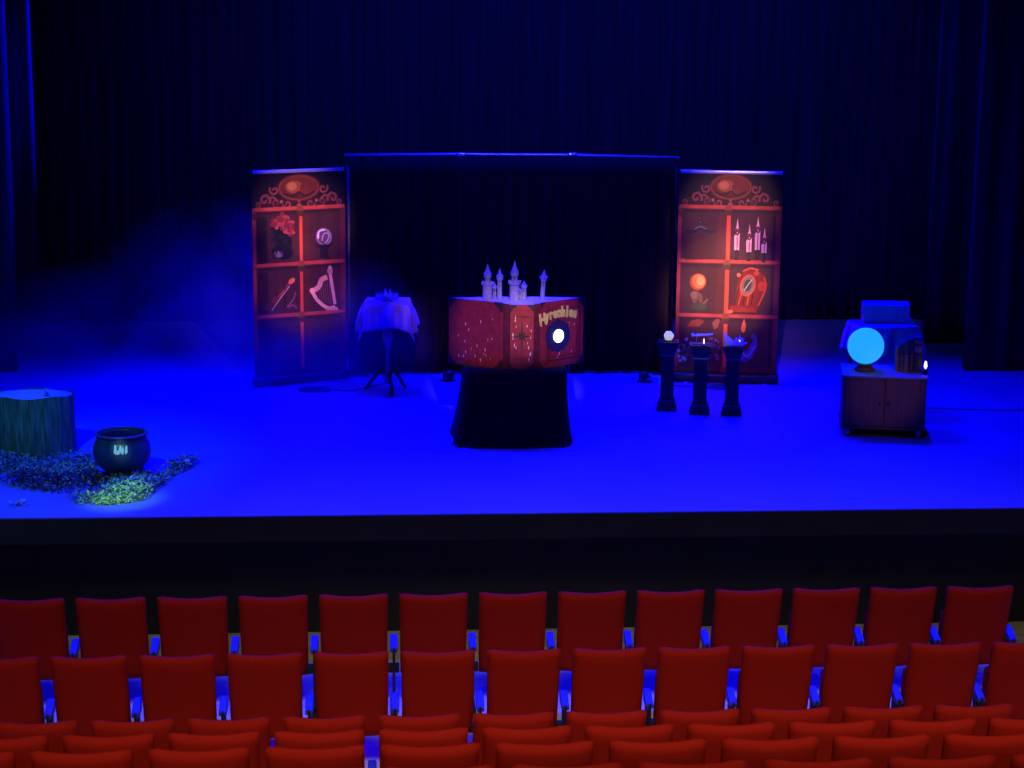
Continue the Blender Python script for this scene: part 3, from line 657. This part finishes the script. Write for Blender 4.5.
# ------------------------------------------------------------------ three pedestals and what stands on them
def pedestal(x, y, rz, label):
    t = thing('pedestal', label, 'pedestal', (x, y, 0), rz)
    H = .66
    bm = sqlathe(bmesh.new(), [(.095, 0), (.095, .05), (.085, .055), (.085, .085), (.072, .10), (.068, .115)]); obj('plinth', bm, M['pedestal'], t, smooth=False)
    bm = sqlathe(bmesh.new(), [(.063, .11), (.060, H - .13)]); obj('shaft', bm, M['pedestal'], t, smooth=False)
    bm = sqlathe(bmesh.new(), [(.066, H - .135), (.070, H - .13), (.070, H - .122), (.066, H - .118)]); obj('bead', bm, M['trimgrey'], t, smooth=False)
    bm = sqlathe(bmesh.new(), [(.064, H - .118), (.068, H - .10), (.080, H - .075), (.088, H - .06), (.092, H - .035), (.098, H - .03), (.098, H)]); obj('capital', bm, M['pedestal'], t, smooth=False)
    return t
PD = [(2.725, 3.63), (3.01, 3.45), (3.305, 3.40)]
pedestal(*PD[0], -.17, 'black square pedestal, left of three, holding the glowing flower ball')
pedestal(*PD[1], -.2, 'black square pedestal, middle of three, holding the wand and tealight')
pedestal(*PD[2], -.2, 'black square pedestal, right of three, holding the pale blue crystals')
t = thing('flower_ball', 'small glowing yellow-white glass flower ball on the left pedestal', 'ornament', (PD[0][0] + .0, PD[0][1] - .02, .66))
bm = bmesh.new(); bmesh.ops.create_icosphere(bm, subdivisions=3, radius=.045)
for v in bm.verts:
    a = math.atan2(v.co.y, v.co.x); e = math.asin(max(-1, min(1, v.co.z / .045))); v.co *= 1 + .10 * math.cos(5 * a) * math.cos(3 * e); v.co.z += .053
obj('glass_ball', bm, M['orb'], t)
bm = bmesh.new(); lathe(bm, [(.03, 0), (.032, .006), (.02, .014), (.016, .014), (0, .010)], 16); obj('dish', bm, M['trimgrey'], t)
t = thing('wand_display', 'pale blue wand resting level on a small stand on the middle pedestal', 'ornament', (PD[1][0] + .005, PD[1][1] + .01, .66))
bm = bmesh.new(); tube(bm, [(-.10, 0, .085), (-.085, 0, .088), (-.07, 0, .082), (-.02, 0, .088), (.03, 0, .086), (.085, 0, .092), (.105, 0, .095)], [.014, .02, .010, .012, .010, .010, .006], 10); obj('wand', bm, M['bone'], t)
for s in (-.05, .06):
    bm = bmesh.new(); tube(bm, [(s, 0, 0), (s, 0, .08)], .005, 6); obj('support', bm, M['trimgrey'], t)
obj('stand_base', B(-.085, .085, -.03, .03, 0, .010, bev=.003), M['trimgrey'], t)
t = thing('tealight', 'tiny burning tealight in front of the wand on the middle pedestal', 'candle', (PD[1][0] + .012, PD[1][1] - .06, .66))
bm = bmesh.new(); lathe(bm, [(.016, 0), (.017, .014), (.014, .014), (0, .011)], 14); obj('cup', bm, M['trimgrey'], t)
bm = bmesh.new(); lathe(bm, [(0, .013), (.006, .025), (.006, .04), (.003, .06), (0, .066)], 10); obj('flame', bm, M['flame'], t)
t = thing('crystal_cluster', 'jagged pale blue crystal cluster leaning to the right on the right pedestal', 'ornament', (PD[2][0] + .0, PD[2][1] - .01, .66))
rc = random.Random(3)
for i, (x0, x1, z1, r) in enumerate([(-.07, -.10, .135, .017), (-.055, -.07, .105, .015), (-.035, -.055, .09, .018), (-.01, -.03, .065, .02), (.02, .025, .075, .022), (.04, .05, .10, .018), (.055, .07, .085, .02), (.065, .10, .06, .018), (.07, .125, .03, .014), (0, .01, .05, .024)]):
    y = rc.uniform(-.03, .03); bm = bmesh.new()
    tube(bm, [(x0, y, 0), ((x0 + x1) / 2, y * 1.1, z1 * .6), (x1, y * 1.3, z1)], [r, r * .8, .002], 6); obj('crystal', bm, M['bone'], t, smooth=False)
bm = bmesh.new(); bmesh.ops.create_icosphere(bm, subdivisions=2, radius=.009)
for v in bm.verts: v.co += Vector((.045, -.035, .05))
obj('crystal_bead', bm, M['spark'], t)  # small emissive bead among the crystals

# ------------------------------------------------------------------ cauldron, stump, leaves
cd = thing('cauldron', 'round dark iron cauldron with a painted mint green lamp reflection standing in the leaves', 'cauldron', (-2.075, 1.27, .0))
bm = bmesh.new()
prof = [(.0, .03), (.10, .035), (.17, .07), (.215, .125), (.232, .19), (.225, .25), (.205, .295), (.196, .32), (.200, .345), (.190, .345), (.186, .32), (.195, .29), (.213, .25), (.218, .19), (.2, .13), (.15, .085), (0, .055)]
lathe(bm, prof, 48); obj('pot', bm, M['cauldron'], cd)
bm = bmesh.new(); lathe(bm, [(.200, .336), (.212, .342), (.214, .352), (.206, .360), (.192, .358), (.188, .346), (.192, .338), (.200, .336)], 48, cap=False); obj('rim', bm, M['rim'], cd)
for k in range(3):
    a = k * 2 * PI / 3 + .5; bm = bmesh.new(); tube(bm, [(.14 * math.cos(a), .14 * math.sin(a), .07), (.155 * math.cos(a), .155 * math.sin(a), .03), (.16 * math.cos(a), .16 * math.sin(a), 0)], [.022, .018, .015], 10); obj('foot', bm, M['cauldron'], cd)
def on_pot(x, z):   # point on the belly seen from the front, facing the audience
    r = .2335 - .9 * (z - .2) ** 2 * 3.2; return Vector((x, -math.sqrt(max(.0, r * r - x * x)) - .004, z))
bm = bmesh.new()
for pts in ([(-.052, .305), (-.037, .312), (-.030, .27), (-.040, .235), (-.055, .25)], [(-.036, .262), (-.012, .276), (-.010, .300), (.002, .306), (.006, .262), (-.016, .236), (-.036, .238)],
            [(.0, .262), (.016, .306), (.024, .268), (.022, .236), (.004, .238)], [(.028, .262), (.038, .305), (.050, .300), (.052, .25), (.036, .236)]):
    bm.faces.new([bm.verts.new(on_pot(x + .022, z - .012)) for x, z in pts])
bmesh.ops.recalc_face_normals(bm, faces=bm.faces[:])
e = obj('glint', bm, M['mint'], cd, smooth=False); e.modifiers.new('thick', 'SOLIDIFY').thickness = .003; e['label'] = 'painted lamp reflection, blocky mint green shapes'  # green reflection on the pot, painted as flat mint shapes

st = thing('tree_stump', 'broad green-grey bark tree stump prop at the left edge of the stage', 'tree stump', (-2.935, 2.15, 0))
bm = bmesh.new(); n = 120; rs = []
rk = random.Random(8); ph = [rk.uniform(0, 6.3) for _ in range(4)]
for j in range(13):
    v = j / 12; z = v * .495
    ring_ = []
    for i in range(n):
        a = 2 * PI * i / n
        w = 1 + .022 * math.sin(17 * a + ph[0] + v) + .014 * math.sin(29 * a + ph[1] - 1.5 * v) + .01 * math.sin(47 * a + ph[2] + 3 * v) + .03 * (1 - v) ** 3
        ring_.append(bm.verts.new((.345 * w * math.cos(a), .22 * w * math.sin(a), z + (.008 * math.sin(5 * a) if j == 12 else 0))))
    rs.append(ring_)
for a, b in zip(rs, rs[1:]):
    for i in range(n): bm.faces.new((a[i], a[(i + 1) % n], b[(i + 1) % n], b[i]))
obj('bark', bm, M['bark'], st)
bm = bmesh.new(); bm.faces.new([bm.verts.new((.335 * math.cos(2 * PI * i / 60), .212 * math.sin(2 * PI * i / 60), .487)) for i in range(60)]); obj('sawn_top', bm, M['stumptop'], st, smooth=False)
bm = bmesh.new(); lathe(bm, [(.022, 0), (.026, .006), (.012, .018), (.016, .035), (.006, .055), (0, .07)], 8)
tag(obj('crystal_ornament', bm, M['glass'], smooth=False, loc=(-2.80, 2.08, .488)), 'tiny pointed glass ornament standing on the tree stump', 'ornament')

def in_poly(x, y, P):
    c = False; j = len(P) - 1
    for i in range(len(P)):
        if (P[i][1] > y) != (P[j][1] > y) and x < (P[j][0] - P[i][0]) * (y - P[i][1]) / (P[j][1] - P[i][1]) + P[i][0]: c = not c
        j = i
    return c
M['leaf'] = mat('dry_green_leaves', (.30, .46, .22), .6, var=.5, scale=14)
M['leafbrown'] = mat('dark_dry_leaves', (.10, .055, .05), .7, var=.4, scale=14)
M['leafpale'] = mat('pale_yellow_green_leaves', (.75, .92, .14), .55, var=.4, scale=20)
LP = [(-3.35, 2.0), (-3.1, 1.92), (-2.6, 1.86), (-2.35, 1.75), (-2.3, 1.35), (-1.9, 1.30), (-1.65, 1.68), (-1.5, 1.70), (-1.52, 1.50), (-1.66, 1.2), (-1.72, .80), (-1.80, .45), (-2.05, .32), (-2.28, .36), (-2.45, .68), (-2.75, .82), (-3.05, 1.10), (-3.4, 1.2)]
bm = bmesh.new(); rl = random.Random(21); cnt = 0
def hgt(x, y):   # the foliage is laid as a ragged ridge-like garland
    return .05 + .035 * math.sin(x * 7 + y * 3) + .03 * math.sin(y * 9 - x * 4)
while cnt < 9500:
    x = rl.uniform(-3.4, -1.45); y = rl.uniform(.28, 2.05)
    if not in_poly(x, y, LP): continue
    if math.hypot(x + 2.10, y - 1.27) < .19: continue
    hole = math.sin(x * 5.1 + 1.3 * y) * math.cos(y * 5.3 - x)
    if hole > .55 and rl.random() < .75: continue
    z = rl.uniform(.004, max(.015, hgt(x, y)))
    L = rl.uniform(.02, .055); W = L * rl.uniform(.12, .28); az = rl.uniform(0, 2 * PI); el = rl.uniform(-.1, 1.1)
    dx = Vector((math.cos(az) * math.cos(el), math.sin(az) * math.cos(el), math.sin(el))); sd = Vector((-math.sin(az), math.cos(az), rl.uniform(-.5, .5))).normalized()
    p = Vector((x, y, z)); bend = Vector((0, 0, -L * .25))
    front = y < .62 + .1 * math.sin(x * 9) and x > -2.22  # paler leaves here carry the green pool of light in their colour
    brown = (x < -2.15 and .6 < y < 1.2)
    mi = 2 if (front and rl.random() < .85) else (1 if (brown and rl.random() < .75) or rl.random() < .18 else (2 if rl.random() < .18 else 0))
    q = [p, p + dx * L * .5 + sd * W, p + dx * L + bend, p + dx * L * .5 - sd * W]
    for v in q: v.z = max(.002, v.z)
    vs = [bm.verts.new(v) for v in q]; bm.faces.new(vs).material_index = mi; cnt += 1
# loose stems
for k in range(60):
    x = rl.uniform(-3.3, -1.6); y = rl.uniform(.45, 1.8)
    if not in_poly(x, y, LP) or math.hypot(x + 2.10, y - 1.27) < .36: continue
    a = rl.uniform(0, 6.28); L = rl.uniform(.1, .22)
    tube(bm, [(x, y, .012), (x + L * .5 * math.cos(a), y + L * .5 * math.sin(a), .05), (x + L * math.cos(a), y + L * math.sin(a), .02)], .0035, 4)
o = obj('leaf_litter', bm, [M['leaf'], M['leafbrown'], M['leafpale']], smooth=False)
tag(o, 'heap of green and brown leaves spread around the cauldron and stump', 'leaves', kind='stuff')
bm = bmesh.new()
for k in range(14):
    a = k * .9; L = .05; c = Vector((-2.73 + .04 * math.cos(k * 2.2), .36 + .03 * math.sin(k * 1.7), .004 + .002 * k))
    d = Vector((math.cos(a), math.sin(a), .35)); s = Vector((-math.sin(a), math.cos(a), 0)) * .012
    bm.faces.new([bm.verts.new(c), bm.verts.new(c + d * L * .5 + s), bm.verts.new(c + d * L), bm.verts.new(c + d * L * .5 - s)])
tag(obj('leaf_sprig', bm, M['leafpale'], smooth=False), 'small stray sprig of leaves near the stage edge in front of the leaf heap', 'leaves')
bm = bmesh.new(); bmesh.ops.create_icosphere(bm, subdivisions=3, radius=.026)
tag(obj('white_bauble', bm, M['white'], loc=(-1.58, 1.52, .045)), 'small round white bauble at the right tip of the leaf heap', 'bauble')

# ------------------------------------------------------------------ things lying on the stage floor
def cable(name, pts, label, r=.006):
    bm = bmesh.new(); tube(bm, spline(pts, 8), r, 6); tag(obj(name, bm, M['cable']), label, 'cable')
def coil(cx, cy, rx, ry, turns, seed):
    rr = random.Random(seed); P = []
    for i in range(turns * 8):
        a = i * PI / 4; k = 1 + rr.uniform(-.18, .18); P.append((cx + rx * k * math.cos(a), cy + ry * k * math.sin(a), .008 + .012 * (i // 8)))
    return P
cable('floor_cable', coil(-.63, 4.58, .16, .07, 3, 1) + [(-.3, 4.55, .007), (-.1, 4.75, .007), (.1, 4.95, .007)], 'tangled cable on the floor in front of the left banner')
cable('floor_cable', coil(3.42, 4.58, .14, .06, 3, 2) + [(3.1, 4.66, .007), (2.85, 4.8, .007)], 'tangled cable on the floor in front of the right banner')
cable('floor_cable', [(4.95, 3.2, .006), (5.2, 3.55, .006), (5.55, 3.52, .006), (6.1, 3.46, .006), (7.0, 3.6, .006)], 'thin cable running right across the floor from the wooden cabinet')
def floor_spot(x, y, rz, label):
    t = thing('floor_spotlight', label, 'spotlight', (x, y, 0), rz)
    obj('bracket', B(-.07, .07, -.05, .05, 0, .01, bev=.002), M['iron'], t, smooth=False)
    bm = bmesh.new(); tube(bm, [(0, .05, .05), (0, -.05, .075)], [.035, .045], 14); h = obj('housing', bm, M['lamp_house'], t)
    bm = bmesh.new()
    for s in (-1, 1): box(bm, s * .056 - .003, s * .056 + .003, -.012, .012, .005, .075)
    obj('yoke', bm, M['iron'], t, smooth=False)
floor_spot(.70, 5.05, .6, 'small black floor spotlight beside the left foot of the covered book stand')
floor_spot(2.70, 4.95, -.4, 'small black floor spotlight between the drapes and the left pedestal')
bm = bmesh.new(); bmesh.ops.create_icosphere(bm, subdivisions=2, radius=.05)
for v in bm.verts: v.co = Vector((v.co.x * 1.5, v.co.y, max(0, v.co.z * .45 + .012 * math.sin(90 * v.co.x))))
tag(obj('white_rag', bm, M['white'], loc=(.63, 5.28, .0)), 'small crumpled white rag on the floor beneath the drapes', 'rag')
for x, y, l in ((4.02, 4.95, 'pale tape mark on the floor left of the wooden cabinet'), (5.03, 2.72, 'pale tape mark on the floor right of the wooden cabinet')):
    tag(obj('tape_mark', B(-.03, .03, -.012, .012, .0005, .003), M['white'], loc=(x, y, 0), smooth=False), l, 'tape mark')

# ------------------------------------------------------------------ theatre seats
def seat_parts():
    ta = math.tan(math.radians(14)); W = .235; Zt = .90; Zb = .27
    # backrest : rounded closed slab, bowed in plan, reclined, with a slightly dished top edge
    bm = bmesh.new(); nu, nv = 14, 12
    def P(u, v, side):
        x = (u * 2 - 1); hw = W * (1 - .03 * (1 - v))
        z = Zb + (Zt - Zb) * v - .016 * (1 - x * x) * v ** 4 - .012 * abs(x) ** 14 * v ** 8
        yc = (Zt - z) * ta - .03 * (1 - x * x) + .01
        th = .078
        e = min(1, (1 - abs(x)) / .12, v / .08, (1 - v) / .05) if side else 1
        bulge = math.sqrt(max(0, 1 - (1 - max(0, e)) ** 2)) if side else 0
        return Vector((x * hw, yc + .03 + side * th / 2 * (.45 + .55 * bulge), z))
    F = [[bm.verts.new(P(i / nu, j / nv, 1)) for j in range(nv + 1)] for i in range(nu + 1)]
    K = [[bm.verts.new(P(i / nu, j / nv, -1)) for j in range(nv + 1)] for i in range(nu + 1)]
    for i in range(nu):
        for j in range(nv):
            bm.faces.new((F[i + 1][j], F[i][j], F[i][j + 1], F[i + 1][j + 1])); bm.faces.new((K[i][j], K[i + 1][j], K[i + 1][j + 1], K[i][j + 1]))
    for i in range(nu):
        bm.faces.new((F[i][0], F[i + 1][0], K[i + 1][0], K[i][0])); bm.faces.new((F[i + 1][nv], F[i][nv], K[i][nv], K[i + 1][nv]))
    for j in range(nv):
        bm.faces.new((F[0][j + 1], F[0][j], K[0][j], K[0][j + 1])); bm.faces.new((F[nu][j], F[nu][j + 1], K[nu][j + 1], K[nu][j]))
    bmesh.ops.recalc_face_normals(bm, faces=bm.faces[:])
    back = bm
    # folded-up cushion standing in front of the back
    bm = bmesh.new(); box(bm, -.222, .222, -.05, .05, 0, .41, bev=.035)
    for v in bm.verts: v.co = Vector((v.co.x, v.co.y + .235 - (v.co.z) * .16 + .03, v.co.z + .25))
    cush = bm
    st = bmesh.new(); box(st, .266, .284, .06, .24, .06, .49, bev=.006)
    box(st, .250, .300, .04, .34, 0, .03, bev=.006); box(st, .262, .288, .14, .22, .02, .08)
    br = bmesh.new(); box(br, .215, .314, .10, .15, .30, .36, bev=.006)
    ar = bmesh.new(); box(ar, .249, .301, .07, .23, .455, .545, bev=.012)
    for v in ar.verts:
        if v.co.z > .5: v.co.z -= (.23 - v.co.y) * .38
    return back, cush, st, br, ar
def build_seat():
    t = thing('theatre_seat', 'x', 'seat')
    b, c, s, br, a = seat_parts()
    obj('backrest', b, M['seat_red'], t); obj('seat_cushion', c, M['seat_red'], t)
    obj('stanchion', s, M['iron'], t, smooth=False); obj('bracket', br, M['iron'], t, smooth=False); obj('armrest', a, M['arm'], t, smooth=False)['label'] = 'armrest with blue stage light painted into its colour'
    return t
def dup(root):
    r = root.copy(); C.objects.link(r)
    for ch in list(root.children): c = ch.copy(); C.objects.link(c); c.parent = r
    return r
ORD = ['first', 'second', 'third', 'fourth', 'fifth', 'sixth', 'seventh', 'eighth', 'ninth', 'tenth', 'eleventh', 'twelfth', 'thirteenth', 'fourteenth']
ROWN = ['the row nearest the stage', 'the second row from the stage', 'the third row from the stage', 'the fourth row from the stage', 'the fifth row from the stage', 'the lowest row in the photo']
rows = [(-1.287, -.220, -2.0712, -1, 12), (-2.289, -.279, -2.0720, -1, 12), (-3.337, -.295, -1.6661, -1, 10), (-4.285, 0, -1.6633, -1, 10), (-5.193, .286, -1.6518, -1, 9), (-6.106, .559, .558, -2, 5)]
fz = [-1.12, -1.165, -1.195, -.90, -.61, -.34]
proto = None
for ri, (Y, Z, X0, i0, i1) in enumerate(rows):
    for k, i in enumerate(range(i0, i1)):
        if proto is None: proto = s = build_seat()
        else: s = dup(proto)
        s.location = (X0 + .2375 + i * .55, Y, fz[ri])
        s.scale = (1, 1, (Z + .002 - fz[ri]) / .90)
        s['label'] = 'red upholstered folding theatre seat, %s from the left in %s' % (ORD[k], ROWN[ri])
        s['group'] = 'red theatre seats in ' + ROWN[ri]

# ------------------------------------------------------------------ smoke
sm = bpy.data.materials.new('stage_smoke'); sm.use_nodes = True; nt = sm.node_tree; nt.nodes.clear()
out = nt.nodes.new('ShaderNodeOutputMaterial'); pv = nt.nodes.new('ShaderNodeVolumePrincipled'); nt.links.new(pv.outputs[0], out.inputs['Volume'])
pv.inputs['Color'].default_value = (.9, .9, 1, 1); pv.inputs['Anisotropy'].default_value = .2
tc = nt.nodes.new('ShaderNodeTexCoord')
n1 = nt.nodes.new('ShaderNodeTexNoise'); n1.inputs['Scale'].default_value = 1.1; n1.inputs['Detail'].default_value = 4; n1.inputs['Distortion'].default_value = .5
nt.links.new(tc.outputs['Object'], n1.inputs['Vector'])
def math_(op, a, b=None, c=None):
    m = nt.nodes.new('ShaderNodeMath'); m.operation = op
    for k, v in enumerate((a, b, c)):
        if v is None: continue
        if isinstance(v, (int, float)): m.inputs[k].default_value = v
        else: nt.links.new(v, m.inputs[k])
    return m.outputs[0]
# ellipsoidal falloff : two puffs
def puff(c, r):
    mp = nt.nodes.new('ShaderNodeVectorMath'); mp.operation = 'SUBTRACT'; nt.links.new(tc.outputs['Object'], mp.inputs[0]); mp.inputs[1].default_value = c
    dv = nt.nodes.new('ShaderNodeVectorMath'); dv.operation = 'DIVIDE'; nt.links.new(mp.outputs[0], dv.inputs[0]); dv.inputs[1].default_value = r
    ln = nt.nodes.new('ShaderNodeVectorMath'); ln.operation = 'LENGTH'; nt.links.new(dv.outputs[0], ln.inputs[0])
    return math_('SUBTRACT', 1, ln.outputs['Value'])
SMO = (-1.8, 4.9, 0)
p = math_('MAXIMUM', puff((.35, .75, .35), (1.8, 1.1, 1.5)), math_('MULTIPLY', puff((-.9, .7, .1), (1.9, 1.6, 1.1)), .9))
p = math_('MAXIMUM', p, math_('MULTIPLY', puff((1.7, .1, .3), (.75, .7, 1.0)), .7))
p = math_('MAXIMUM', p, math_('MULTIPLY', puff((.5, -.45, .0), (1.4, 1.1, .95)), .8))
p = math_('MAXIMUM', p, 0)
nn = math_('MAXIMUM', math_('MULTIPLY', math_('SUBTRACT', n1.outputs['Fac'], .38), 4.0), 0)
d = math_('MULTIPLY', math_('MULTIPLY', p, nn), .75)
nt.links.new(d, pv.inputs['Density'])
bm = B(-2.9, 2.6, -1.6, 2.1, .005, 1.95)
o = obj('smoke', bm, sm, loc=SMO, smooth=False); tag(o, 'blue-lit stage smoke drifting low around the left banner and pedestal table', 'smoke', kind='stuff')

# ------------------------------------------------------------------ lights
def spot(name, loc, tgt, col, P, size=60, blend=.5, r=.08):
    l = bpy.data.lights.new(name, 'SPOT'); l.color = col; l.energy = P; l.spot_size = math.radians(size); l.spot_blend = blend; l.shadow_soft_size = r
    o = bpy.data.objects.new(name, l); C.objects.link(o); o.location = loc
    o.rotation_euler = (Vector(tgt) - Vector(loc)).to_track_quat('-Z', 'Y').to_euler(); return o
BLUE = (0, 0, 1)
for i, x in enumerate((-2.8, -.2, 2.4, 5.0)):
    spot('rear_blue_spot', (x, 5.2, 6.6), (x * .9 + .1, 2.7, 0), BLUE, 4300, 72, .8, .08)
for i, x in enumerate((-1.5, 1.3, 4.0)):
    spot('front_blue_spot', (x, .6, 7.0), (x, 1.2, 0), BLUE, 800, 75, .8, .10)
    spot('apron_blue_spot', (x, 1.3, 6.8), (x, -.9, -1.1), BLUE, 1300, 36, .8, .10)
spot('backdrop_blue_wash', (1.8, 1.2, 6.9), (2.3, 9.0, 3.3), (.025, .03, 1), 2900, 80, 1, .2)
spot('side_blue_spot', (1.5, 6.0, 5.6), (-3.73, 5.75, 3.0), BLUE, 9000, 30, 1, .05)
spot('side_blue_spot', (1.5, 7.4, 5.6), (-3.74, 7.12, 3.2), BLUE, 15000, 26, 1, .05)
spot('side_blue_spot', (1.0, 6.1, 5.6), (6.2, 5.5, 2.6), BLUE, 2200, 30, 1, .05)
spot('side_blue_spot', (1.0, 7.2, 5.6), (6.2, 7.1, 2.6), BLUE, 2200, 30, 1, .05)
spot('smoke_blue_fill', (-1.8, 7.2, 6.2), (-1.3, 4.9, .3), BLUE, 2000, 44, 1, .1)  # added lamp, makes the smoke brighter
spot('warm_front_spot', (1.0, -6, 5.2), (1.02, 2.6, .98), (1, .62, .42), 1800, 5.8, .8, .05)
spot('warm_front_spot', (1.2, -6, 5.2), (1.46, 2.6, .98), (1, .62, .42), 2000, 5.4, .8, .05)
spot('violet_front_fill', (1.1, -6, 5.0), (1.2, 2.7, 1.42), (.62, .45, 1), 1500, 4.6, .8, .05)  # added unseen lamp, brightens the castle
spot('warm_front_spot', (-.9, -6, 5.2), (-.76, 5.0, 1.72), (1, .56, .46), 9000, 5.6, 1, .05)
spot('warm_front_spot', (-.9, -6, 5.2), (-.76, 5.0, 1.00), (1, .50, .50), 5500, 5.6, 1, .05)
spot('warm_front_spot', (3.4, -6, 5.2), (3.50, 4.9, 1.75), (1, .52, .42), 8000, 5.8, 1, .05)
spot('warm_front_spot', (3.4, -6, 5.2), (3.46, 4.9, 1.00), (1, .60, .26), 15000, 6.0, 1, .05)
spot('warm_front_spot', (4.4, -6, 5.2), (4.5, 2.4, .45), (1, .58, .36), 480, 5, .8, .05)
spot('warm_front_spot', (.4, -6, 5.2), (.42, 5.3, .50), (1, .40, .50), 1100, 4, 1, .05)
spot('violet_front_fill', (1.4, -6, 5.4), (-.78, 5.0, 1.1), (.16, .06, 1), 4000, 10, 1, .05)  # added fill, tints the left banner violet
spot('pedestal_white_fill', (2.6, -6, 5.0), (3.02, 3.45, .74), (.55, .72, 1), 700, 3.4, .7, .04)  # added unseen lamp, whitens the ornaments on the pedestals
spot('violet_front_fill', (1.4, -6, 5.4), (3.52, 4.9, .9), (.30, .08, 1), 4600, 10, 1, .05)  # added fill, tints the right banner violet
spot('green_front_spot_or_fill', (-3.4, -3.2, 4.6), (-2.7, 1.2, 0), (.05, .5, .9), 300, 30, .9, .08)  # added teal fill over stump, cauldron and leaves
spot('green_front_spot_or_fill', (-2.6, -2.6, 4.4), (-1.98, .50, 0), (.25, 1, .15), 620, 8, 1, .05)
spot('green_front_spot_or_fill', (-2.2, -3.0, 3.2), (-2.06, 1.04, .265), (.45, 1, .55), 320, 2.2, .6, .02)  # added narrow lamp, brightens only the painted mint shapes on the cauldron
spot('green_front_spot_or_fill', (-3.4, -2.6, 4.4), (-3.0, 2.0, .45), (.2, 1, .2), 160, 8, .9, .05)
pl = bpy.data.lights.new('globe_glow', 'POINT'); pl.color = (.1, .5, 1); pl.energy = 1.2; pl.shadow_soft_size = .02
al = bpy.data.lights.new('house_light', 'AREA'); al.shape = 'RECTANGLE'; al.size = 8; al.size_y = 2; al.energy = 50; al.spread = math.radians(49); al.color = (1, .86, .70)
ao = bpy.data.objects.new('house_light', al); C.objects.link(ao); ao.location = (1.2, -8.6, 6.6)
ao.rotation_euler = (Vector((1.2, -3.7, -.6)) - Vector(ao.location)).to_track_quat('-Z', 'Y').to_euler()
bpy.data.lights.remove(pl)
w = bpy.data.worlds.new('dark_theatre'); w.use_nodes = True; w.node_tree.nodes['Background'].inputs[0].default_value = (.02, .02, .1, 1)
w.node_tree.nodes['Background'].inputs[1].default_value = .03; sc.world = w

# ------------------------------------------------------------------ camera
F, YAW, PIT, ROL, D, H = 1867.5, math.radians(4.15033), math.radians(11.46778), math.radians(.509336), 13.58273, 3.75457
fw = Vector((math.sin(YAW) * math.cos(PIT), math.cos(YAW) * math.cos(PIT), -math.sin(PIT))); rt = Vector((math.cos(YAW), -math.sin(YAW), 0)); up = rt.cross(fw)
r2 = math.cos(ROL) * rt + math.sin(ROL) * up; u2 = -math.sin(ROL) * rt + math.cos(ROL) * up
cam = bpy.data.cameras.new('camera'); cam.sensor_width = 36; cam.lens = F / 1024 * 36; cam.clip_end = 100
co = bpy.data.objects.new('camera', cam); C.objects.link(co)
mw = Matrix((r2, u2, -fw)).transposed().to_4x4(); mw.translation = Vector((0, -D, H)); co.matrix_world = mw
sc.camera = co
sc.view_settings.view_transform = 'Standard'; sc.view_settings.look = 'None'; sc.view_settings.gamma = 1; sc.view_settings.use_curve_mapping = False
sc.view_settings.exposure = 0
sc.cycles.use_denoising = True; sc.cycles.volume_bounces = 0; sc.cycles.volume_step_rate = 2; sc.cycles.max_bounces = 6
